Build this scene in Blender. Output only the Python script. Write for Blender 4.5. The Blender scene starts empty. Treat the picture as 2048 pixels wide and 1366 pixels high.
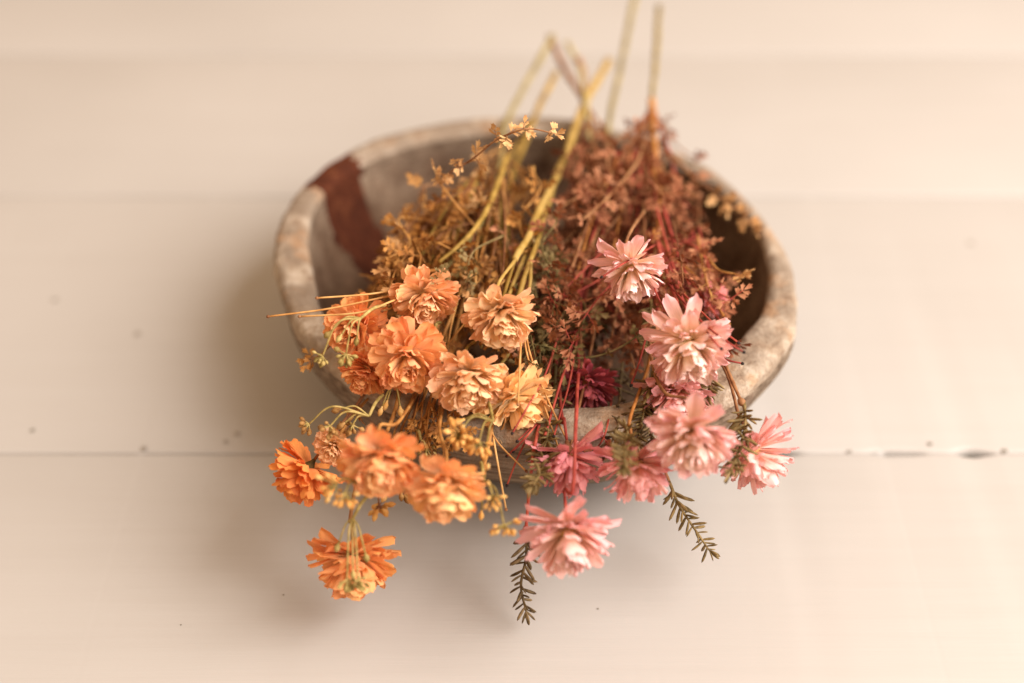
import bpy, math, random
from mathutils import Vector, Matrix, noise
random.seed(7)
S = bpy.context.scene
COL = S.collection
U = random.uniform

# ------------------------------------------------------------------ camera
PITCH = math.radians(40.0)
H = 0.647
FOCUS = 0.80
FPX = 2048 * 50.0 / 36.0
cam = bpy.data.cameras.new('camera')
cam.lens = 50; cam.sensor_width = 36; cam.sensor_fit = 'HORIZONTAL'
cam.clip_start = 0.01; cam.clip_end = 50
cam.dof.use_dof = True; cam.dof.focus_distance = FOCUS; cam.dof.aperture_fstop = 1.85
camo = bpy.data.objects.new('camera', cam); COL.objects.link(camo)
camo.location = (0, 0, H); camo.rotation_euler = (math.pi/2 - PITCH, 0, 0)
S.camera = camo
CP = Vector((0, 0, H))
FW = Vector((0, math.cos(PITCH), -math.sin(PITCH)))
UP = Vector((0, math.sin(PITCH), math.cos(PITCH)))
RT = Vector((1, 0, 0))

# ------------------------------------------------------------------ world, lights, exposure
w = bpy.data.worlds.new('World'); S.world = w; w.use_nodes = True
bg = w.node_tree.nodes['Background']
bg.inputs[0].default_value = (1.0, 0.68, 0.42, 1); bg.inputs[1].default_value = 0.76
def area(name, loc, target, size, energy, color):
    l = bpy.data.lights.new(name, 'AREA'); l.shape = 'RECTANGLE'
    l.size, l.size_y = size; l.energy = energy; l.color = color
    o = bpy.data.objects.new(name, l); COL.objects.link(o); o.location = loc
    o.rotation_euler = (Vector(target) - Vector(loc)).to_track_quat('-Z', 'Y').to_euler()
area('window_light', (2.10, -0.05, 2.05), (0, 0.68, 0.05), (2.4, 2.4), 222, (1.0, 0.965, 0.945))
S.view_settings.view_transform = 'Standard'; S.view_settings.look = 'None'
S.view_settings.exposure = 0; S.view_settings.gamma = 1

# ------------------------------------------------------------------ helpers
def F(px, py, df=0.0):                      # point seen at photo pixel px,py, df metres behind the focal plane
    d = FOCUS + df
    return CP + d * (FW + RT * ((px - 1024) / FPX) - UP * ((py - 683) / FPX))
def Z(px, py, z):                           # point seen at px,py lying at height z
    v = FW + RT * ((px - 1024) / FPX) - UP * ((py - 683) / FPX)
    return CP + v * ((z - H) / v.z)
def CD(r, u, t): return (RT * r + UP * u - FW * t).normalized()

class MB:
    def __init__(self): self.v = []; self.f = []; self.m = []; self.uv = {}
    def add(self, vs, fs, mi=0, uvs=None):
        b = len(self.v); self.v.extend(vs)
        for f in fs: self.f.append([i + b for i in f]); self.m.append(mi)
        if uvs:
            for i, t in enumerate(uvs): self.uv[b + i] = t
    def mesh(self, name, mats, smooth=True):
        me = bpy.data.meshes.new(name)
        me.from_pydata([tuple(p) for p in self.v], [], self.f)
        for m in mats: me.materials.append(m)
        me.polygons.foreach_set('material_index', self.m)
        me.polygons.foreach_set('use_smooth', [smooth] * len(self.f))
        if self.uv:
            l = me.uv_layers.new(name='UVMap')
            for lp in me.loops: l.data[lp.index].uv = self.uv.get(lp.vertex_index, (0, 0))
        me.update(); return me
def link(name, me, parent=None, loc=None):
    o = bpy.data.objects.new(name, me); COL.objects.link(o)
    if parent is not None: o.parent = parent
    if loc is not None: o.location = loc
    return o
def tag(o, label, cat, group=None):
    o['label'] = label; o['category'] = cat
    if group: o['group'] = group

def smooth_path(pts, n=8):
    P = [Vector(p) for p in pts]
    if len(P) == 2: return [P[0].lerp(P[1], i / n) for i in range(n + 1)]
    P = [P[0] * 2 - P[1]] + P + [P[-1] * 2 - P[-2]]
    out = []
    for i in range(1, len(P) - 2):
        a, b, c, d = P[i-1:i+3]
        for k in range(n):
            t = k / n
            out.append(0.5 * ((2*b) + (c-a)*t + (2*a-5*b+4*c-d)*t*t + (3*b-a-3*c+d)*t**3))
    out.append(P[-2]); return out
def perp(d):
    a = Vector((0, 0, 1)) if abs(d.z) < .9 else Vector((1, 0, 0))
    return d.cross(a).normalized()
def tube(mb, path, r0, r1, sides=6, mi=0, cap=True, wob=0.0):
    n = len(path); vs = []; fs = []; x = None
    for i, p in enumerate(path):
        d = (path[min(i+1, n-1)] - path[max(i-1, 0)])
        d = d.normalized() if d.length > 1e-9 else Vector((0, 0, 1))
        x = perp(d) if x is None else (x - d * x.dot(d)).normalized()
        y = d.cross(x); r = r0 + (r1 - r0) * i / (n - 1)
        if wob: r *= 1 + wob * noise.noise(p * 260)
        for k in range(sides):
            a = 2 * math.pi * k / sides
            vs.append(p + (x * math.cos(a) + y * math.sin(a)) * r)
    for i in range(n - 1):
        for k in range(sides):
            k2 = (k + 1) % sides
            fs.append([i*sides+k, i*sides+k2, (i+1)*sides+k2, (i+1)*sides+k])
    if cap:
        fs.append(list(range(sides))[::-1]); fs.append([(n-1)*sides + k for k in range(sides)])
    mb.add(vs, fs, mi)
def spindle(mb, base, d, L, R, sides=6, prof=((0, .25), (.25, .8), (.55, 1), (.82, .62), (1, .08)), mi=0):
    d = d.normalized(); x = perp(d); y = d.cross(x); vs = []; fs = []
    for (t, r) in prof:
        for k in range(sides):
            a = 2*math.pi*k/sides
            vs.append(base + d*L*t + (x*math.cos(a) + y*math.sin(a))*R*r)
    m = len(prof)
    for i in range(m-1):
        for k in range(sides):
            k2 = (k+1) % sides
            fs.append([i*sides+k, i*sides+k2, (i+1)*sides+k2, (i+1)*sides+k])
    fs.append(list(range(sides))[::-1]); fs.append([(m-1)*sides+k for k in range(sides)])
    mb.add(vs, fs, mi)

# ------------------------------------------------------------------ materials
class NT:
    def __init__(self, name):
        self.m = bpy.data.materials.new(name); self.m.use_nodes = True
        self.t = self.m.node_tree; self.n = self.t.nodes; self.b = self.n['Principled BSDF']; self.out = self.n['Material Output']
    def new(self, typ, **kw):
        x = self.n.new(typ)
        for k, v in kw.items(): setattr(x, k, v)
        return x
    def l(self, a, b): self.t.links.new(a, b)
    def val(self, sock, v):
        if hasattr(v, 'is_linked'): self.l(v, sock)
        else: sock.default_value = v
    def noise(self, vec=None, scale=5, detail=4, rough=.55):
        x = self.new('ShaderNodeTexNoise'); x.inputs['Scale'].default_value = scale
        x.inputs['Detail'].default_value = detail; x.inputs['Roughness'].default_value = rough
        if vec: self.l(vec, x.inputs['Vector'])
        return x.outputs['Fac']
    def ramp(self, fac, stops):
        x = self.new('ShaderNodeValToRGB'); e = x.color_ramp.elements
        while len(e) < len(stops): e.new(.5)
        for i, (p, c) in enumerate(stops):
            e[i].position = p; e[i].color = (*c, 1) if len(c) == 3 else c
        self.l(fac, x.inputs[0]); return x.outputs[0]
    def mix(self, fac, a, b, blend='MIX'):
        x = self.new('ShaderNodeMix', data_type='RGBA', blend_type=blend)
        self.val(x.inputs['Factor'], fac)
        for s, v in ((x.inputs[6], a), (x.inputs[7], b)):
            if isinstance(v, tuple): s.default_value = (*v, 1) if len(v) == 3 else v
            else: self.l(v, s)
        return x.outputs[2]
    def math(self, op, a, b=0.0, c=0.0):
        x = self.new('ShaderNodeMath', operation=op)
        self.val(x.inputs[0], a); self.val(x.inputs[1], b); self.val(x.inputs[2], c)
        return x.outputs[0]
    def mapping(self, src, scale):
        x = self.new('ShaderNodeMapping'); x.inputs['Scale'].default_value = scale
        self.l(src, x.inputs['Vector']); return x.outputs[0]
    def bump(self, h, strength, dist):
        x = self.new('ShaderNodeBump'); x.inputs['Strength'].default_value = strength
        x.inputs['Distance'].default_value = dist; self.l(h, x.inputs['Height'])
        self.l(x.outputs[0], self.b.inputs['Normal'])
def grey(v): return (v, v, v)

def petal_material():
    t = NT('petal_silk')
    oi = t.new('ShaderNodeObjectInfo'); uv = t.new('ShaderNodeUVMap')
    sep = t.new('ShaderNodeSeparateXYZ'); t.l(uv.outputs[0], sep.inputs[0])
    v = sep.outputs[1]
    basec = t.mix(oi.outputs['Alpha'], oi.outputs['Color'], (0.96, 0.77, 0.48))
    f = t.ramp(v, [(0.22, grey(0)), (0.92, grey(1))])
    c = t.mix(f, basec, oi.outputs['Color'])
    edge = t.ramp(v, [(0.80, grey(0)), (1.0, grey(.42))])
    c = t.mix(edge, c, t.mix(.35, oi.outputs['Color'], (0.55, 0.14, 0.07)))
    addv = t.new('ShaderNodeVectorMath', operation='ADD'); t.l(uv.outputs[0], addv.inputs[0])
    rv = t.math('MULTIPLY', oi.outputs['Random'], 17.0); t.l(rv, addv.inputs[1])
    vein = t.noise(t.mapping(addv.outputs[0], (26, 2.2, 1)), 1.0, 3)
    blot = t.noise(t.mapping(addv.outputs[0], (4, 4, 1)), 1.0, 3)
    hv = t.new('ShaderNodeHueSaturation'); t.l(c, hv.inputs['Color'])
    val = t.math('ADD', t.math('MULTIPLY', oi.outputs['Random'], .16), .93)
    val = t.math('ADD', val, t.math('MULTIPLY', t.math('SUBTRACT', vein, .5), .42))
    val = t.math('ADD', val, t.math('MULTIPLY', t.math('SUBTRACT', blot, .5), .42))
    t.l(val, hv.inputs['Value'])
    t.l(t.math('ADD', t.math('MULTIPLY', t.math('FRACT', t.math('MULTIPLY', oi.outputs['Random'], 7.7)), .018), .491), hv.inputs['Hue'])
    t.l(hv.outputs[0], t.b.inputs['Base Color']); t.b.inputs['Roughness'].default_value = .72
    t.b.inputs['Specular IOR Level'].default_value = .10
    t.bump(vein, .25, .0006)
    tr = t.new('ShaderNodeBsdfTranslucent'); t.l(hv.outputs[0], tr.inputs[0])
    mx = t.new('ShaderNodeMixShader'); mx.inputs[0].default_value = .22
    t.l(t.b.outputs[0], mx.inputs[1]); t.l(tr.outputs[0], mx.inputs[2]); t.l(mx.outputs[0], t.out.inputs[0])
    return t.m
def plant_material(name, c1, c2, c3, rough=.65, scale=160, transl=.12):
    t = NT(name); g = t.new('ShaderNodeNewGeometry'); oi = t.new('ShaderNodeObjectInfo')
    n = t.noise(g.outputs['Position'], scale, 3)
    n2 = t.math('ADD', n, t.math('MULTIPLY', t.math('SUBTRACT', oi.outputs['Random'], .5), .25))
    c = t.ramp(n2, [(.30, c1), (.5, c2), (.72, c3)])
    t.l(c, t.b.inputs['Base Color']); t.b.inputs['Roughness'].default_value = rough
    t.b.inputs['Specular IOR Level'].default_value = .14
    if transl:
        tr = t.new('ShaderNodeBsdfTranslucent'); t.l(c, tr.inputs[0])
        mx = t.new('ShaderNodeMixShader'); mx.inputs[0].default_value = transl
        t.l(t.b.outputs[0], mx.inputs[1]); t.l(tr.outputs[0], mx.inputs[2]); t.l(mx.outputs[0], t.out.inputs[0])
    return t.m
PETAL = petal_material()
M = dict(
    orange_leaf=plant_material('rust_leaf', (.18, .065, .014), (.37, .15, .034), (.55, .28, .08)),
    mauve_leaf=plant_material('dusty_russet_leaf', (.15, .042, .018), (.33, .118, .054), (.52, .24, .125)),
    tan_leaf=plant_material('tan_leaf', (.30, .13, .04), (.50, .25, .09), (.68, .42, .19)),
    olive_leaf=plant_material('olive_leaf', (.07, .055, .018), (.16, .115, .04), (.28, .19, .08)),
    needle=plant_material('green_needle', (.09, .058, .02), (.18, .118, .042), (.29, .195, .08), .45, 240, 0),
    needle_brown=plant_material('brown_green_needle', (.06, .035, .016), (.12, .078, .034), (.20, .13, .06), .5, 240, 0),
    yellow_stem=plant_material('yellow_stem', (.20, .115, .022), (.34, .205, .045), (.46, .30, .09), .5, 90, 0),
    green_stem=plant_material('pale_green_stem', (.22, .165, .055), (.34, .26, .10), (.45, .36, .165), .5, 90, 0),
    brown_stem=plant_material('brown_stem', (.14, .05, .022), (.24, .10, .04), (.36, .18, .08), .55, 120, 0),
    ochre_stem=plant_material('ochre_stem', (.26, .10, .025), (.42, .19, .05), (.55, .29, .09), .5, 120, 0),
    red_stem=plant_material('red_stem', (.20, .03, .022), (.34, .055, .04), (.46, .10, .06), .45, 120, 0),
    orange_stem=plant_material('orange_stem', (.26, .09, .022), (.40, .16, .04), (.52, .25, .075), .5, 120, 0),
    straw=plant_material('straw_filament', (.40, .18, .05), (.56, .28, .09), (.68, .40, .15), .5, 120, 0),
    dark_tip=plant_material('dark_tip', (.012, .008, .008), (.025, .015, .012), (.04, .02, .02), .4, 120, 0),
    bud_green=plant_material('green_bud', (.18, .12, .03), (.32, .23, .07), (.50, .36, .13), .5, 220, 0),
    bud_brown=plant_material('brown_bud', (.17, .075, .022), (.30, .15, .045), (.46, .26, .09), .5, 220, 0),
    bud_gold=plant_material('golden_bud', (.48, .2, .045), (.66, .34, .09), (.78, .5, .19), .5, 220, .1),
    core=plant_material('flower_core', (.55, .33, .12), (.66, .42, .18), (.74, .52, .26), .8, 200, 0),
)

# ------------------------------------------------------------------ floor of painted planks
def floor_material():
    t = NT('white_painted_plank'); g = t.new('ShaderNodeNewGeometry'); p = g.outputs['Position']; oi = t.new('ShaderNodeObjectInfo')
    off = t.new('ShaderNodeVectorMath', operation='ADD'); t.l(p, off.inputs[0]); t.l(t.math('MULTIPLY', oi.outputs['Random'], 9.0), off.inputs[1])
    p = off.outputs[0]
    brush = t.noise(t.mapping(p, (5, 150, 60)), 1, 5, .6)
    brush2 = t.noise(t.mapping(p, (4, 55, 30)), 1, 4)
    cloud = t.noise(p, 3.2, 3)
    c = t.ramp(cloud, [(.3, (.425, .393, .359)), (.7, (.465, .432, .398))])
    c = t.mix(t.ramp(brush2, [(.40, grey(.0)), (.75, grey(.09))]), c, (.38, .335, .292))
    streak = t.noise(t.mapping(p, (3.5, 95, 40)), 1, 5, .65)
    c = t.mix(t.ramp(streak, [(.50, grey(0)), (.75, grey(.10))]), c, (.35, .305, .262))
    speck = t.noise(p, 210, 2)
    c = t.mix(t.ramp(speck, [(.775, grey(0)), (.81, grey(.35))]), c, (.45, .40, .32))
    c = t.mix(t.math('MULTIPLY', oi.outputs['Random'], .12), c, (.39, .348, .307))
    t.l(c, t.b.inputs['Base Color'])
    t.l(t.math('ADD', t.math('MULTIPLY', brush, .22), .42), t.b.inputs['Roughness'])
    t.b.inputs['Specular IOR Level'].default_value = .35
    scr = t.noise(t.mapping(p, (38, 7, 10)), 1, 2)
    hgt = t.math('ADD', t.math('MULTIPLY', brush, .7), t.math('MULTIPLY', t.ramp(scr, [(.24, grey(0)), (.34, grey(1))]), .14))
    hgt = t.math('ADD', hgt, t.math('MULTIPLY', brush2, .6))
    t.bump(hgt, .32, .0012)
    return t.m
FLOOR = floor_material()
def simple(name, c, rough=.8):
    t = NT(name); g = t.new('ShaderNodeNewGeometry')
    n = t.noise(g.outputs['Position'], 90, 3)
    t.l(t.ramp(n, [(.3, tuple(x*.7 for x in c)), (.7, tuple(min(1, x*1.2) for x in c))]), t.b.inputs['Base Color'])
    t.b.inputs['Roughness'].default_value = rough; return t.m
floor = bpy.data.objects.new('floor', None); COL.objects.link(floor); floor['kind'] = 'structure'
seams = [Z(1024, y, 0).y for y in (905, 392, 108)]
ys = [seams[0] - .29*k - (.012 if k % 2 else 0) for k in range(6, 0, -1)] + seams + [seams[2] + .25*k for k in range(1, 9)]
def seam_jit(i, x, side):
    base = {6: .00045, 7: .0010, 8: .0009}.get(i, .0005)
    g = base * (1 + .9 * noise.noise(Vector((x*9, i*3.1, 0))))
    if i == 6 and x > .10: g += .0062 * max(0, noise.noise(Vector((x*40, 5.5, 0))) + .16)
    return side * max(.00008, g) + .0007 * noise.noise(Vector((x*3.3, i*1.7, 4)))
NX = 260; XS = [-2.4 + 4.8 * k / NX for k in range(NX + 1)]
XS = sorted(set(XS + [-.7 + 1.4*k/420 for k in range(421)]))
for i in range(len(ys) - 1):
    mb = MB(); rows = []
    tilt = random.uniform(-.0004, .0004)
    fine = 5 <= i <= 8
    xs = XS if fine else XS[::6] + [XS[-1]]
    for (side, inset, z) in ((1, 0, -.012), (1, 0, -.0016), (1, .0010, -.0007), (1, .0036, 0), (-1, .0036, 0), (-1, .0010, -.0007), (-1, 0, -.0016), (-1, 0, -.012)):
        r = []
        for x in xs:
            y = (ys[i] + seam_jit(i, x, 1) + inset) if side == 1 else (ys[i+1] + seam_jit(i+1, x, -1) - inset)
            r.append((x, y, z + tilt * (1 if side == 1 else -1)))
        rows.append(r)
    vs = [p for r in rows for p in r]; n = len(xs)
    fs = [[a*n+k, a*n+k+1, (a+1)*n+k+1, (a+1)*n+k] for a in range(len(rows)-1) for k in range(n-1)]
    mb.add(vs, fs); link('plank', mb.mesh('plank', [FLOOR], True), floor)
mb = MB(); mb.add([(-2.4, ys[0], -.006), (2.4, ys[0], -.006), (2.4, ys[-1], -.006), (-2.4, ys[-1], -.006)], [[0, 1, 2, 3]])
link('subfloor', mb.mesh('subfloor', [simple('grimy_wood', (.06, .055, .04))]), floor)
NAIL = simple('filled_nail_hole', (.315, .275, .232)); CHIP = simple('paint_chip', (.20, .17, .125))
def spot(px, py, r, mat, name):
    mb = MB(); c = Z(px, py, 0); vs = [c + Vector((0, 0, .0006))]; n = 14
    for rr, z in ((.6, .0005), (1, .0002)):
        for k in range(n):
            a = 2*math.pi*k/n; q = r * .75 * rr * (1 + .3*noise.noise(Vector((math.cos(a)*1.5+px, math.sin(a)*1.5, py))))
            vs.append(c + Vector((math.cos(a)*q*1.05, math.sin(a)*q, z)))
    fs = [[0, 1+k, 1+(k+1) % n] for k in range(n)] + [[1+k, 1+n+k, 1+n+(k+1) % n, 1+(k+1) % n] for k in range(n)]
    mb.add(vs, fs); link(name, mb.mesh(name, [mat]), floor)
for (x, y, r) in ((275, 668, .0034), (110, 600, .003), (475, 868, .0026), (452, 884, .0022), (1942, 487, .0038), (288, 897, .003)): spot(x, y, r, NAIL, 'nail_hole')
for (x, y, r) in ((65, 861, .0020), (1196, 1218, .0008), (567, 1190, .0007), (362, 1250, .0006), (1860, 888, .0020), (2010, 902, .0022), (1700, 903, .0016)): spot(x, y, r, CHIP, 'paint_chip')

# ------------------------------------------------------------------ bowl
ZR = .097
OUT = [(690, 306), (760, 270), (850, 247), (950, 234), (1050, 230), (1150, 238), (1250, 258), (1340, 290), (1420, 335), (1490, 390), (1545, 455), (1580, 520), (1598, 580), (1601, 625), (1592, 662), (1570, 692), (1523, 742), (1482, 782), (1420, 818), (1340, 848), (1240, 866), (1140, 871), (1030, 868), (930, 856), (840, 832), (760, 795), (700, 757), (640, 706), (592, 650), (564, 590), (551, 530), (549, 475), (560, 430), (585, 390), (630, 345)]
INN = [(716, 334), (775, 306), (855, 282), (950, 268), (1050, 264), (1150, 271), (1240, 290), (1320, 318), (1380, 345), (1430, 375), (1485, 425), (1519, 468), (1536, 515), (1541, 560), (1535, 600), (1523, 630), (1494, 664), (1465, 700), (1410, 738), (1330, 782), (1250, 808), (1140, 818), (1030, 814), (930, 802), (840, 780), (770, 748), (720, 715), (680, 675), (652, 635), (632, 585), (622, 530), (616, 480), (618, 440), (636, 400), (672, 362)]
oc = [Z(*p, ZR) for p in OUT]; ic = [Z(*p, ZR - .002) for p in INN]
BC = sum(oc, Vector()) / len(oc); BC.z = 0
NA = 288
def polar(pts):
    a = sorted(((math.atan2(p.y-BC.y, p.x-BC.x) % (2*math.pi)), math.hypot(p.x-BC.x, p.y-BC.y)) for p in pts)
    a = [(a[-1][0]-2*math.pi, a[-1][1])] + a + [(a[0][0]+2*math.pi, a[0][1])]
    out = []
    for k in range(NA):
        th = 2*math.pi*k/NA
        for (t0, r0), (t1, r1) in zip(a, a[1:]):
            if t0 <= th <= t1:
                out.append(r0 + (r1-r0)*(th-t0)/(t1-t0+1e-9)); break
    for _ in range(1): out = [(out[k-1] + 2*out[k] + out[(k+1) % NA])/4 for k in range(NA)]
    return out
RO = polar(oc); RI = polar(ic)
def ring(fr, z, amp=.0012, seed=0, fz=None):
    r = []
    for k in range(NA):
        th = 2*math.pi*k/NA
        q = fr(k); n = noise.noise(Vector((math.cos(th)*4, math.sin(th)*4, z*40+seed))) * amp
        n += noise.noise(Vector((math.cos(th)*14, math.sin(th)*14, z*90+seed))) * amp * .5
        zz = z + (fz(th) if fz else 0)
        r.append(Vector((BC.x + math.cos(th)*(q+n), BC.y + math.sin(th)*(q+n), zz)))
    return r
und = lambda th: .0016*noise.noise(Vector((math.cos(th)*2.2, math.sin(th)*2.2, 9))) + .0006*noise.noise(Vector((math.cos(th)*12, math.sin(th)*12, 2)))
body = []
body.append(ring(lambda k: .001, .001)); body.append(ring(lambda k: RO[k]*.56, .0012))
for j in range(1, 11):
    z = .0015 + .084*j/10
    body.append(ring(lambda k: RO[k]*(.59 + .41*math.sin(math.pi/2*(j/10)**.85)) - .001, z, .0016))
rim = [ring(lambda k: RO[k], ZR-.0105, .0028, 3, und), ring(lambda k: RO[k]-.0002, ZR-.0035, .0028, 3, und), ring(lambda k: RO[k]-.0022, ZR-.0006, .0028, 3, und)]
for j in range(1, 4): rim.append(ring(lambda k: RO[k]*(1-j/4) + RI[k]*(j/4), ZR + .0005, .0010, 3, und))
rim += [ring(lambda k: RI[k]+.0012, ZR-.0004, .0012, 6, und), ring(lambda k: RI[k]-.0006, ZR-.0035, .0012, 6, und)]
body[-1] = rim[0]
inner = [rim[-1]]
for j in range(1, 15):
    t = j/14
    inner.append(ring(lambda k: max(.0008, RI[k]*math.cos(t*math.pi/2)**.34), ZR-.0035-.072*math.sin(t*math.pi/2), .0016*(1-t*.8), 8))
uoff = 0
def wood(name, kind):
    t = NT(name); g = t.new('ShaderNodeNewGeometry'); p = g.outputs['Position']
    big = t.noise(p, 26, 5, .62); mid = t.noise(p, 75, 5, .65); fine = t.noise(p, 330, 3, .6)
    grain = t.noise(t.mapping(p, (18, 150, 260)), 1, 4)
    if kind == 'rim':
        c = t.ramp(mid, [(.30, (.20, .125, .08)), (.43, (.33, .24, .165)), (.55, (.45, .36, .27)), (.72, (.56, .47, .38))])
        c = t.mix(t.ramp(big, [(.42, grey(.85)), (.56, grey(0))]), c, (.235, .175, .125))
        c = t.mix(t.ramp(t.noise(p, 40, 3), [(.57, grey(0)), (.68, grey(.6))]), c, (.40, .23, .12))
        c = t.mix(t.ramp(fine, [(.60, grey(0)), (.72, grey(.6))]), c, (.13, .085, .06))
    elif kind == 'outer':
        c = t.ramp(grain, [(.3, (.09, .056, .035)), (.5, (.19, .135, .09)), (.72, (.32, .245, .175))])
        c = t.mix(t.ramp(mid, [(.56, grey(0)), (.7, grey(.6))]), c, (.20, .13, .09))
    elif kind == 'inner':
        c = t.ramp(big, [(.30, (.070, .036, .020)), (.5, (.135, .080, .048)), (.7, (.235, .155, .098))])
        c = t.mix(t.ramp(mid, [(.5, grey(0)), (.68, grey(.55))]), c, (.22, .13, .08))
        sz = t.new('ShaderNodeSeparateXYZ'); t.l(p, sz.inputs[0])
        lit_upper = t.math('ADD', sz.outputs[2], t.math('MULTIPLY', t.math('SUBTRACT', big, .5), .10))  # paler towards the rim: light on the upper inner wall painted into the colour
        c = t.mix(t.ramp(t.math('MULTIPLY', lit_upper, 10.0), [(.58, grey(0)), (1.0, grey(.6))]), c, (.34, .255, .18))
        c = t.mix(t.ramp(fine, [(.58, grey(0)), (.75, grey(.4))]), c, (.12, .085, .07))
    else:
        c = t.ramp(mid, [(.3, (.042, .011, .005)), (.55, (.085, .021, .008)), (.75, (.15, .05, .02))])
    t.l(c, t.b.inputs['Base Color']); t.b.inputs['Roughness'].default_value = .8; t.b.inputs['Specular IOR Level'].default_value = .15
    h = t.math('ADD', mid, t.math('MULTIPLY', fine, .5)); t.bump(t.math('ADD', h, t.math('MULTIPLY', grain, .6)), .8, .0035)
    return t.m
WR, WO, WI, WB = wood('whitewashed_rim_wood', 'rim'), wood('weathered_outer_wood', 'outer'), wood('grey_inner_wood', 'inner'), wood('dark_red_paint', 'band')
def th_of(px, py):
    q = Z(px, py, ZR); return (math.atan2(q.y-BC.y, q.x-BC.x) % (2*math.pi)) / (2*math.pi) * NA
K1, K0 = th_of(612, 366), th_of(710, 313)
K0, K1 = min(K0, K1), max(K0, K1)
def loft(rings, mats, name, parent, keep):
    mb = MB(); m = len(rings)
    vs = [p for r in rings for p in r]; fs = []
    for a in range(m-1):
        for k in range(NA):
            if keep(a, k): k2 = (k+1) % NA; fs.append([a*NA+k, a*NA+k2, (a+1)*NA+k2, (a+1)*NA+k])
    used = sorted({i for f in fs for i in f}); mp = {i: j for j, i in enumerate(used)}
    mb.add([vs[i] - BC for i in used], [[mp[i] for i in f] for f in fs])
    return link(name, mb.mesh(name, mats), parent)
inb = lambda a, k: K0 + 1.6*noise.noise(Vector((a*.8, 3.3, 0))) <= k < K1 + 1.6*noise.noise(Vector((a*.8, 8.1, 0)))
bowl = bpy.data.objects.new('wooden_bowl', None); COL.objects.link(bowl); bowl.location = BC
tag(bowl, 'weathered whitewashed wooden bowl with a dark red band, heaped with flower sprays', 'bowl')
loft(body, [WO], 'outer_wall', bowl, lambda a, k: True)
loft(rim, [WR], 'rim', bowl, lambda a, k: not inb(a, k))
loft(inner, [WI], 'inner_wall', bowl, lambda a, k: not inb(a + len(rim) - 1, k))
loft(rim + inner[1:], [WB], 'painted_band', bowl, inb)

# ------------------------------------------------------------------ what hangs over the front rim must clear it
LOWO = sorted(p for p in OUT if p[1] > 560); LOWI = sorted(p for p in INN if p[1] > 560)
def lerp_y(L, x):
    for (x0, y0), (x1, y1) in zip(L, L[1:]):
        if x0 <= x <= x1: return y0 + (y1-y0)*(x-x0)/(x1-x0+1e-9)
F0 = F
def F(px, py, df=0.0, m=.003):
    if not (LOWO[0][0] < px < LOWO[-1][0]): return F0(px, py, df)
    yo = lerp_y(LOWO, px); yi = lerp_y(LOWI, px) or yo - 40
    if py < yi - 4: return F0(px, py, df)
    cs, sn = math.cos(PITCH), math.sin(PITCH); ty = lambda y: (y-683)/FPX
    if py <= yo: lim = (H - ZR - m)/(sn + ty(py)*cs) - FOCUS
    else:
        d = (H - ZR - m)/(sn + ty(yo)*cs); lim = (d*(cs - ty(yo)*sn) - m)/(cs - ty(py)*sn) - FOCUS
    return F0(px, py, min(df, lim))

# ------------------------------------------------------------------ petals
def petal_mesh(style, var):
    rnd = random.Random(style * 100 + var)
    nx = 4; T = (0, .16, .36, .58, .78, .92, 1.0); ny = len(T) - 1
    prof = ((.34, .48, .72, .93, 1.0, .86, .62), (.42, .56, .76, .95, .98, .78, .46))[style]
    W = (.190 if style == 0 else .145) * rnd.uniform(.85, 1.2)
    curl = rnd.uniform(-.06, .30) if style == 0 else rnd.uniform(-.14, .30)
    tip = rnd.uniform(-.22, .10); cup = rnd.uniform(.4, 1.4); twist = rnd.uniform(-.35, .35); ruff = rnd.uniform(.015, .055)
    side = rnd.uniform(-.07, .07); notch = rnd.uniform(-.01, .03)
    vs = []; uv = []; fs = []
    for j, t in enumerate(T):
        wd = W * prof[j] * (1 + rnd.uniform(-.05, .05))
        for i in range(nx + 1):
            s = (i / nx) * 2 - 1
            drop = {6: .075, 5: .03}.get(j, 0) * abs(s)**2 + (notch*(1-abs(s)) if j == 6 else 0)
            y = t - drop + (rnd.uniform(-.032, .032) if j >= 5 else 0)
            x = s * wd * (1 + (rnd.uniform(-.06, .06) if abs(s) == 1 else 0)) + side * t*t
            z = curl*t*t + tip*max(0, t-.6)**2*2.2 + cup*(x*x)*1.3*(.4+t) + twist*x*t + ruff*math.sin(s*4.2+var)*t
            z += rnd.uniform(-.016, .016)*min(1, t*2)
            if i == nx // 2: z -= .014
            vs.append((x, y, z)); uv.append((i/nx, t))
    for j in range(ny):
        for i in range(nx):
            a = j*(nx+1)+i; fs.append([a, a+1, a+nx+2, a+nx+1])
    mb = MB(); mb.add(vs, fs, 0, uv); return mb.mesh('petal', [PETAL])
PM = {s: [petal_mesh(s, v) for v in range(14)] for s in (0, 1)}

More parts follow.
